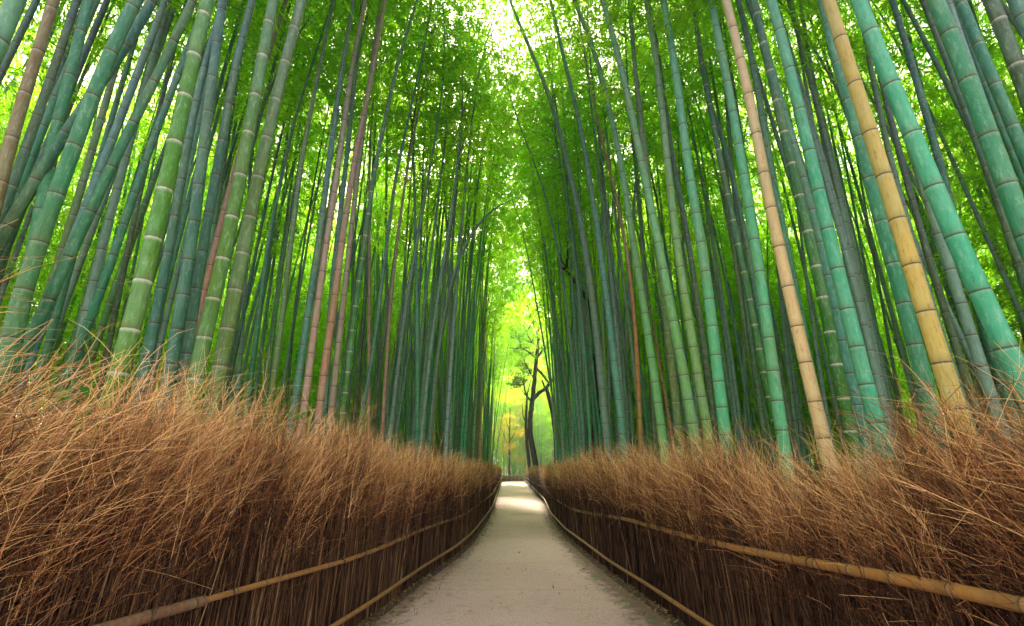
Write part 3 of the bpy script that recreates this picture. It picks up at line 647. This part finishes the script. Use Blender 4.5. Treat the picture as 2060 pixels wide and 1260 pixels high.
for hi, (dia, cn, ring, lab, y0, pts) in enumerate(HERO):
    side = -1 if pts[0][0] < 0 else 1
    P = np.array([(x, 0, z) for x, z in pts]); foot_d = (P[1] - P[0]) / (P[1, 2] - P[0, 2])
    slope = foot_d[0] * .75
    foot = np.array([P[0, 0] - slope * P[0, 2], 0, 0.0]); mid = P[0] * .5 + foot * .5 + np.array([(foot_d[0] - slope) * .12, 0, 0])
    P = np.concatenate([[foot + [0, 0, -.05]], [mid], P])
    T = P[-1] - P[-2]; T /= np.linalg.norm(T)
    bowed = 'arching in a wide' in lab                       # this one has bowed right over
    if bowed: T = np.array([.93, 0, .30]); P = np.concatenate([P, [P[-1] + [.22, 0, .13]]])
    if T[2] < .25: T = np.array([T[0], 0, .1]); T /= np.linalg.norm(T)
    need = 0 if bowed else max(0, 7.2 - P[-1, 2]) / max(T[2], .3)
    if need > .1: P = np.concatenate([P, [P[-1] + T * need]])
    k = 5 if hi == 61 else hi % 5; arch = bowed or T[2] < .5
    toward = (side * random.uniform(-.2, 1), random.uniform(-1., 1.), 0)
    cm = crown_matrix(P[-1] - np.array([foot[0], 0, 0]), T, toward)
    sc = .22 if arch else .9
    cc = crown_curve(np.linspace(.06, .30 if arch else .97, 14), CROWNS[k][2]) * sc
    cw = np.array([cm @ Vector(v) for v in cc]) + np.array([foot[0], 0, 0])
    n_vis = P[-1, 2]
    full = np.concatenate([P, cw]) - np.array([foot[0], 0, 0])
    root = empty('bamboo', (foot[0], y0, 0)); tag(root, lab, 'bamboo', GROUP_L if side < 0 else GROUP_R)
    me, _ = culm_mesh_line(full, dia / 2 * 1.04, dia / 2 * .12, node_gap, 20 if dia > .125 and y0 < 6 else 12, seed=hi, name='culm')
    # keep the thickness nearly constant up to the crown, then taper off
    co = np.zeros(len(me.vertices) * 3, np.float32); me.vertices.foreach_get('co', co); co = co.reshape(-1, 3)
    S = 20 if dia > .125 and y0 < 6 else 12
    ringc = co.reshape(-1, S, 3); cen = ringc.mean(1, keepdims=True); s_ = np.r_[0, np.cumsum(np.linalg.norm(np.diff(cen[:, 0], axis=0), axis=1))]; f = s_ / s_[-1]
    want = 1.02 - .30 * np.clip(s_ / 7.5, 0, 1) - .62 * np.clip((s_ - 7.5) / max(s_[-1] - 7.5, 1), 0, 1); have = 1.04 * (1 - f) + .12 * f
    co = (cen + (ringc - cen) * (want / have)[:, None, None]).reshape(-1, 3); me.vertices.foreach_set('co', co.ravel()); me.update()
    o = link('culm', me, M_CULM, root); c = COLS[cn]; mx = max(c); o.color = (c[0] * (.72 if c[0] < mx else .85), c[1] * .85, c[2] * (.72 if c[2] < mx else .85), ring)
    add_crown(root, k, cm, scale=sc)

# ------------------------------------------------------------------ the rest of the individual bamboo (shared meshes)
VAR = []
for i in range(8):
    k = i % 5; H0 = [9.4, 10.4, 8.4, 11.2, 9.8, 10.8, 9.0, 10.0][i]; lean = [.3, .5, .15, .7, .4, .2, .6, .1][i]
    z = np.linspace(0, 1, 10); P = np.stack([lean * z ** 1.7, .15 * np.sin(z * 3 + i), H0 * z], -1); P[:, 1] -= P[0, 1]; T = P[-1] - P[-2]; T /= np.linalg.norm(T)
    cm = crown_matrix(P[-1], T, (1, 0, 0)); cc = crown_curve(np.linspace(.05, .97, 14), CROWNS[k][2]); cw = np.array([cm @ Vector(v) for v in cc])
    r = .055
    me, _ = culm_mesh_line(np.concatenate([P, cw]), r, r * .15, node_gap, 10, seed=70 + i, name='culm')
    me.materials.append(M_CULM); VAR.append((me, k, cm))

FILL = [('tealblue', .1, .14), ('teal', .1, .18), ('greyteal', .1, .26), ('teal3', .1, .10), ('darkgreen', .1, .10), ('green3', .6, .09), ('olive', .2, .11), ('pinkbrown', .1, .045), ('darkolive', .1, .05), ('orange', .1, .025), ('bluegrey', .1, .015)]
WORD = dict(tealblue='blue-green', teal='teal', greyteal='greyish teal', teal3='deep green', darkgreen='very dark green', green3='bright green white-ringed', olive='olive green', pinkbrown='dead tan brown', darkolive='dark olive', orange='dead orange', bluegrey='slate grey')
probs = np.array([f[2] for f in FILL]); probs /= probs.sum()
taken = [(p[5][0][0], p[4]) for p in HERO]
spots = []
def try_spots(n, side, ylo, yhi, o0, o1, mind, ypow=1.0):
    c = 0
    for _ in range(n * 60):
        if c >= n: break
        y = ylo + (yhi - ylo) * random.random() ** ypow; x = float(fence_x(side, y)) + side * (o0 + (o1 - o0) * random.random())
        if side > 0 and y > 24 and x / y < .098: continue          # the crooked tree stands clear here
        if all((x - a) ** 2 + (y - b) ** 2 > mind ** 2 for a, b in taken):
            taken.append((x, y)); spots.append((x, y, side)); c += 1
for side in (-1, 1):
    try_spots(51, side, 10 if side < 0 else 11, 57, .55, 2.2, .42, 1.25)
    try_spots(24, side, 7, 40, 2.0, 6.0, .6)
    try_spots(40, side, 1.2, 13, 2.6, 8.0, .42)
def zone(y, off):
    if y < 14: return 'in the near grove well behind' if off > 2.2 else 'just behind the middle stretch of'
    if y < 30: return 'deep behind the middle stretch of' if off > 2.2 else 'in the dense row along the middle of'
    return 'deep behind the far end of' if off > 2.2 else 'in the tight far row along'
seen = {}
for i, (x, y, side) in enumerate(spots):
    me, k, cm = VAR[i % 8]; cn, ring, _ = FILL[rng.choice(len(FILL), p=probs)]
    off = abs(x - fence_x(side, y)); s = random.uniform(.86, 1.16); thick = random.uniform(.72, 1.12)
    root = empty('bamboo', (x, y, 0)); root.rotation_euler = (0, 0, (math.pi if side > 0 else 0) + (random.gauss(0, 1.2) if y < 17 else random.gauss(0, .55)))
    lab = 'slender %s bamboo %s the %s fence' % (WORD[cn], zone(y, off), 'left' if side < 0 else 'right')
    tag(root, lab, 'bamboo', lab.replace('slender', 'slender').replace('bamboo', 'bamboo culms', 1))
    root.scale = (1, 1, 1)
    o = link('culm', me, None, root); c = COLS[cn]; j = random.uniform(.8, 1.25) * (1.7 if y > 13 and cn not in ('darkgreen', 'orange') else 1); o.color = (c[0] * j, c[1] * j, c[2] * j * random.uniform(.85, 1.15), ring)  # colour lifted farther down the rows, standing in for brighter light there
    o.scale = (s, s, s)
    f = add_crown(root, k, Matrix.Scale(s, 4) @ cm); 

# ------------------------------------------------------------------ grove too deep to count: one object, points carrying shared stems and crowns
src_culm = bpy.data.objects.new('x', None); bpy.data.objects.remove(src_culm)
def thicket(name, label, pts_culm, pts_crown, culm_ob, crown_ob, s0=.8, s1=1.2):
    allp = []; kind = []; rot = []; scl = []
    for (x, y, z, k) in [(*p, 0) for p in pts_culm] + [(*p, 1) for p in pts_crown]:
        allp.append((x, y, z)); kind.append(k); rot.append((random.gauss(0, .05), random.gauss(0, .05), random.random() * 6.283)); scl.append(random.uniform(s0, s1))
    me = bpy.data.meshes.new(name); me.from_pydata(allp, [], [])
    at = me.attributes.new('kind', 'INT', 'POINT'); at.data.foreach_set('value', kind)
    at = me.attributes.new('rot', 'FLOAT_VECTOR', 'POINT'); at.data.foreach_set('vector', np.array(rot, np.float32).ravel())
    at = me.attributes.new('scl', 'FLOAT', 'POINT'); at.data.foreach_set('value', scl)
    ob = link(name, me); tag(ob, label, 'bamboo thicket', kind='stuff'); ob.color = (.15, .29, .20, .1)
    ng = bpy.data.node_groups.new(name, 'GeometryNodeTree')
    ng.interface.new_socket('Geometry', in_out='INPUT', socket_type='NodeSocketGeometry'); ng.interface.new_socket('Geometry', in_out='OUTPUT', socket_type='NodeSocketGeometry')
    gi = ng.nodes.new('NodeGroupInput'); go = ng.nodes.new('NodeGroupOutput'); jn = ng.nodes.new('GeometryNodeJoinGeometry')
    kd = ng.nodes.new('GeometryNodeInputNamedAttribute'); kd.data_type = 'INT'; kd.inputs[0].default_value = 'kind'
    rt = ng.nodes.new('GeometryNodeInputNamedAttribute'); rt.data_type = 'FLOAT_VECTOR'; rt.inputs[0].default_value = 'rot'
    sl = ng.nodes.new('GeometryNodeInputNamedAttribute'); sl.data_type = 'FLOAT'; sl.inputs[0].default_value = 'scl'
    for k, ob_src in ((0, culm_ob), (1, crown_ob)):
        cmp_ = ng.nodes.new('FunctionNodeCompare'); cmp_.data_type = 'INT'; cmp_.operation = 'EQUAL'
        ins = [s for s in cmp_.inputs if s.type == 'INT']; ng.links.new(kd.outputs[0], ins[0]); ins[1].default_value = k
        oi = ng.nodes.new('GeometryNodeObjectInfo'); oi.inputs['Object'].default_value = ob_src; oi.transform_space = 'ORIGINAL'
        ip = ng.nodes.new('GeometryNodeInstanceOnPoints')
        ng.links.new(gi.outputs[0], ip.inputs['Points']); ng.links.new(cmp_.outputs[0], ip.inputs['Selection'])
        ng.links.new(oi.outputs['Geometry'], ip.inputs['Instance']); ng.links.new(rt.outputs[0], ip.inputs['Rotation']); ng.links.new(sl.outputs[0], ip.inputs['Scale'])
        ng.links.new(ip.outputs[0], jn.inputs[0])
    ng.links.new(jn.outputs[0], go.inputs[0])
    md = ob.modifiers.new('scatter', 'NODES'); md.node_group = ng
    return ob
def find(nm, mesh_):
    for o in bpy.data.objects:
        if o.data is mesh_: return o
pc, pr = [], []
for _ in range(1080):
    side = random.choice((-1, 1)); y = random.uniform(1, 62); x = side * (random.uniform(6.5, 28) if y > 12 else random.uniform(9.5, 28))
    pc.append((x, y, 0)); pr.append((x, y, random.uniform(1.5, 11)))
    if random.random() < .5: pr.append((x + random.uniform(-1, 1), y + 1, random.uniform(-3.5, 3)))
for _ in range(430):
    side = random.choice((-1, 1)); y = random.uniform(13, 57); xx = float(fence_x(side, y)) + side * random.uniform(.8, 5)
    if side < 0 or y < 24 or xx / y > .098: pc.append((xx, y, 0))
for _ in range(110):
    side = random.choice((-1, 1)); y = random.uniform(1.5, 16); pc.append((side * random.uniform(4.6, 13), y, 0))
for _ in range(70):
    side = random.choice((-1, 1)); y = random.uniform(22, 60); x = side * random.uniform(4.5, 8); pc.append((x, y, 0)); pr.append((x, y, random.uniform(4, 8)))
for _ in range(170):
    side = random.choice((-1, 1)); y = random.uniform(5, 56); pr.append((float(fence_x(side, y)) + side * random.uniform(1.5, 8), y, random.uniform(6.5, 12)))
for _ in range(13): pr.append((random.uniform(-1.5, 1.5), random.uniform(17, 36), random.uniform(9.5, 13)))
for _ in range(26): pr.append((random.uniform(-1.6, 1.8), random.uniform(36, 61), random.uniform(8.5, 15)))
thicket('bamboo_thicket', 'deep uncountable bamboo thicket of thin culms and bright leaves behind both fences', pc, pr, find('culm', VAR[1][0]), find('foliage', CROWNS[5][0]))
pc, pr = [], []
for _ in range(420):
    y = random.uniform(64, 112); x = random.uniform(-24, 24)
    if abs(x) < 5 and y < 72: continue
    pc.append((x, y, 0)); pr.append((x, y, random.uniform(-2, 15)))
    if random.random() < .5: pr.append((x, y + 1, random.uniform(-3, 4)))
thicket('distant_grove', 'hazy yellow-green bamboo grove beyond the far end of the path', pc, pr, find('culm', VAR[5][0]), find('foliage', CROWNS[5][0]), 1.1, 1.7)

# ------------------------------------------------------------------ trees
def limb(a, pts, r0, r1, S=8, tint=.3, jit=.0):
    P = np.array(pts, float); sl = np.r_[0, np.cumsum(np.linalg.norm(np.diff(P, axis=0), axis=1))]; u = np.linspace(0, sl[-1], max(6, len(P) * 5))
    Q = np.stack([np.interp(u, sl, P[:, i]) for i in range(3)], -1)
    for _ in range(4): Q[1:-1] = .25 * Q[:-2] + .5 * Q[1:-1] + .25 * Q[2:]
    Q[1:-1] += rng.normal(0, jit, Q[1:-1].shape)
    V, F = tubes(Q[None], np.linspace(r0, r1, len(u))[None], S); a.add(V, F, tint); return Q

def px(x, y, Y):      # point of the tree at depth Y, read off its outline
    u = (x - 1030) / 956; v = (630 - y) / 956; c_, s_ = math.cos(R(18.08)), math.sin(R(18.08)); k = Y / (c_ - v * s_)
    return np.array([u * k, Y, 1.5 + (s_ + v * c_) * k])

def tree_leaves(cent, rad, n, seed, ln=.09):
    r_ = np.random.default_rng(seed); a = Acc()
    for c_, rr, m in zip(cent, rad, n):
        cl = max(6, m // 22); cc = np.array(c_) + nrm(r_.normal(0, 1, (cl, 3))) * (rr * r_.random(cl) ** .5)[:, None] * np.array([1, 1, .6])
        b = np.repeat(cc, 22, 0) + r_.normal(0, rr * .13, (cl * 22, 3)) * np.array([1, 1, .5])
        leaves(a, b, nrm(r_.normal(0, 1, b.shape)), r_, ln, ln * .5, .26, np.clip(np.repeat(r_.random(cl), 22) * .6 + .4 * r_.random(cl * 22), 0, 1), .2)
    return a

def make_tree(name, label, cat, base, parts, leafspec, bark, leafmat, seed):
    root = empty(name, base); inv = Matrix.Translation(-Vector(base)); tag(root, label, cat)
    for i, (pn, lines) in enumerate(parts):
        a = Acc()
        for (pts, r0, r1) in lines: limb(a, pts, r0, r1, 8 if r0 > .05 else 4, float(rng.random()), .012)
        o = link(pn, a.mesh(pn, bark), None, root); o.matrix_parent_inverse = inv
    if leafspec:
        o = link('crown', tree_leaves(*leafspec, seed).mesh('crown', leafmat, False), None, root); o.matrix_parent_inverse = inv

D = 42.0
def q(x, y, dy=0): return px(x, y, D + dy)
base = q(1080, 962); base[0] = 2.15; base[2] = -.1
trunk = [base, q(1078, 935), q(1067, 880), q(1066, 845), q(1072, 800), q(1075, 760), q(1079, 728), q(1080, 712)]
br1 = [([q(1070, 805), q(1085, 790), q(1098, 782), q(1110, 765), q(1128, 750), q(1148, 735)], .20, .05),
       ([q(1100, 780), q(1106, 800, .3), q(1112, 830, .4), q(1118, 880, .4)], .13, .09),
       ([q(1078, 740), q(1090, 752), q(1103, 770)], .14, .08)]
br2 = [([q(1080, 718), q(1083, 690), q(1083, 650), q(1078, 610), q(1074, 580)], .17, .03), ([q(1080, 720), q(1092, 705), q(1103, 690), q(1110, 660)], .12, .03),
       ([q(1079, 722), q(1070, 712), q(1052, 702), q(1020, 700)], .10, .025), ([q(1076, 765), q(1063, 745), q(1052, 720), q(1046, 690)], .09, .02),
       ([q(1069, 808), q(1058, 795), q(1054, 775), q(1054, 750)], .10, .03), ([q(1083, 680), q(1072, 650), q(1062, 620), q(1058, 590)], .08, .02),
       ([q(1083, 670), q(1094, 640), q(1098, 600)], .07, .02), ([q(1083, 700), q(1070, 690), q(1060, 668)], .06, .02), ([q(1092, 705), q(1100, 700), q(1118, 698)], .06, .02)]
tw = []
for (pts, r0, r1) in br2 + br1[:1]:
    for _ in range(13):
        i = random.randrange(1, len(pts)); p = np.array(pts[i]); d = np.array([random.gauss(0, .5), random.gauss(0, .5), random.uniform(.1, .9)])
        tw.append(([p, p + d * .5, p + d + np.array([random.gauss(0, .15), 0, .1])], .035, .012))
cl = [q(1045, 760, -.5), q(1052, 735, .3), q(1035, 775), q(1062, 745, 1), q(1048, 700, .5), q(1085, 640), q(1065, 610, .5), q(1100, 620), q(1040, 670), q(1110, 690, .5), q(1130, 745)]
make_tree('dark_tree', 'crooked dark tree with bare forking branches beside the right fence far down the path', 'tree', base,
          [('trunk', [(trunk, .26, .17)]), ('limb', [br1[0]]), ('limb', [br1[1]]), ('limb', [br1[2]]), ('branches', br2 + tw)],
          (cl, [.85, .7, .7, .6, .8, .9, .9, .8, .9, .5, .5], [900, 700, 600, 400, 350, 350, 350, 300, 300, 120, 120]), M_BARK, M_TREELEAF, 5)

D = 46.0; b = q(1055, 985); b[0] = 1.98; b[2] = -.1
t0 = [b, q(1054, 940) + [.5, 0, 0], q(1050, 890) + [.45, 0, 0], q(1048, 850) + [.45, 0, 0], q(1051, 815) + [.4, 0, 0]]
make_tree('bare_tree', 'bare thin brown trunk left of the crooked dark tree', 'tree', b, [('trunk', [(t0, .2, .11)]), ('branches', [([t0[-1], t0[-1] + [.1, 0, 1.2], t0[-1] + [.5, 0, 2.6]], .09, .03), ([t0[-2], t0[-2] + [-.3, 0, .8], t0[-2] + [-.35, 0, 1.9]], .06, .02)])], None, M_BARK2, None, 6)

D = 14.5; b = q(1194, 940); b[2] = -.05
t0 = [b, q(1194, 900), q(1197, 846), q(1201, 735), q(1198, 670), q(1188, 620), q(1172, 588), q(1155, 563), q(1140, 545)]
make_tree('dark_tree', 'slim black trunk bending left among the right hand bamboo culms', 'tree', b,
          [('trunk', [(t0[:5], .10, .075)]), ('limb', [(t0[4:], .075, .05), ([t0[-1], q(1134, 540), q(1128, 538)], .05, .03), ([t0[-1], q(1142, 520), q(1143, 500), q(1138, 480)], .045, .02), ([t0[-1], q(1130, 525), q(1122, 500), q(1114, 480)], .03, .012)]),
           ('branches', [([t0[2], q(1215, 810), q(1232, 790)], .03, .01), ([t0[3], q(1185, 700), q(1176, 670)], .03, .01)])], None, M_BARK, None, 7)
D = 36.0; b = q(1116, 962); b[2] = -.1
make_tree('dark_tree', 'thin dark trunk just right of the crooked dark tree', 'tree', b, [('trunk', [([b, q(1118, 900), q(1112, 840), q(1100, 790), q(1090, 765)], .13, .07)])], None, M_BARK, None, 8)

D = 63.0; b = px(1025, 985, D); b[2] = -.1
make_tree('young_tree', 'young tree with golden yellow leaves beyond the end of the path', 'tree', b,
          [('trunk', [([b, q(1025, 920), q(1025, 870), q(1026, 820)], .16, .06)]), ('branches', [([q(1025, 900), q(1015, 880), q(1008, 860)], .06, .02), ([q(1025, 890), q(1036, 870), q(1042, 850)], .06, .02), ([q(1025, 870), q(1018, 845), q(1014, 820)], .05, .02)])],
          ([q(1020, 850), q(1036, 840), q(1010, 870), q(1028, 800), q(1042, 870), q(1025, 760, 2), q(1015, 800, 2), q(1040, 790, 3), q(1022, 905), q(1037, 900), q(1048, 820), q(1034, 730), q(1016, 890, -1), q(1044, 925, -1)], [1.7] * 8 + [1.4] * 6, [800] * 8 + [520] * 6), M_BARK2, M_GOLDLEAF, 9)

# small green seedlings poking through the brush
def seedling(loc, lab, seed, s=1.0):
    root = empty('seedling', loc); tag(root, lab, 'seedling'); r_ = np.random.default_rng(seed); a = Acc(); lv = Acc()
    z0 = -loc[2] * .5
    P = np.array([(0, 0, -.7), (.0, .02, -.3), (.04 * s, .05, 0), (.12 * s, .06, .05)]); V, F = tubes(P[None], np.linspace(.004, .002, 4)[None], 4); a.add(V, F, .8)
    link('stem', a.mesh('stem', M_BRANCH), None, root)
    n = 14; b = np.stack([np.linspace(-.08, .16, n) * s, r_.normal(0, .03, n), .03 + r_.normal(0, .02, n)], -1)
    leaves(lv, b, nrm(r_.normal(0, 1, (n, 3))), r_, .05, .03, .30, None, .1); link('leaves', lv.mesh('leaves', M_SPRIG, False), None, root)
seedling((-2.3, 2.35, 1.86), 'small green leafy sprig poking out of the left fence brush at the picture edge', 1)
seedling((-2.25, 5.0, 2.0), 'narrow pale green sprig above the left fence brush below the blue-grey culm', 2, .7)
seedling((2.45, 3.2, 1.45), 'small green sprig in the right fence brush between the cream and yellow culms', 3, .8)

# ------------------------------------------------------------------ faint mist hanging in the grove
def haze():
    m, t = newmat('mist'); v = N(t, 'ShaderNodeVolumePrincipled'); v.inputs['Color'].default_value = (.93, .95, .97, 1); v.inputs['Density'].default_value = .0018
    v.inputs['Anisotropy'].default_value = .3
    o = N(t, 'ShaderNodeOutputMaterial'); t.links.new(v.outputs[0], o.inputs['Volume'])
    x0, x1, y0, y1, z0, z1 = -260., 260., -130., 430., -1., 32.
    V = np.array([(x, y, z) for z in (z0, z1) for y in (y0, y1) for x in (x0, x1)]); F = np.array([(0, 2, 3, 1), (4, 5, 7, 6), (0, 1, 5, 4), (2, 6, 7, 3), (0, 4, 6, 2), (1, 3, 7, 5)])
    o = link('haze', mesh('haze', V, F, m, None, False)); tag(o, 'faint pale mist hanging between the far bamboo culms', 'haze', kind='stuff')
haze()
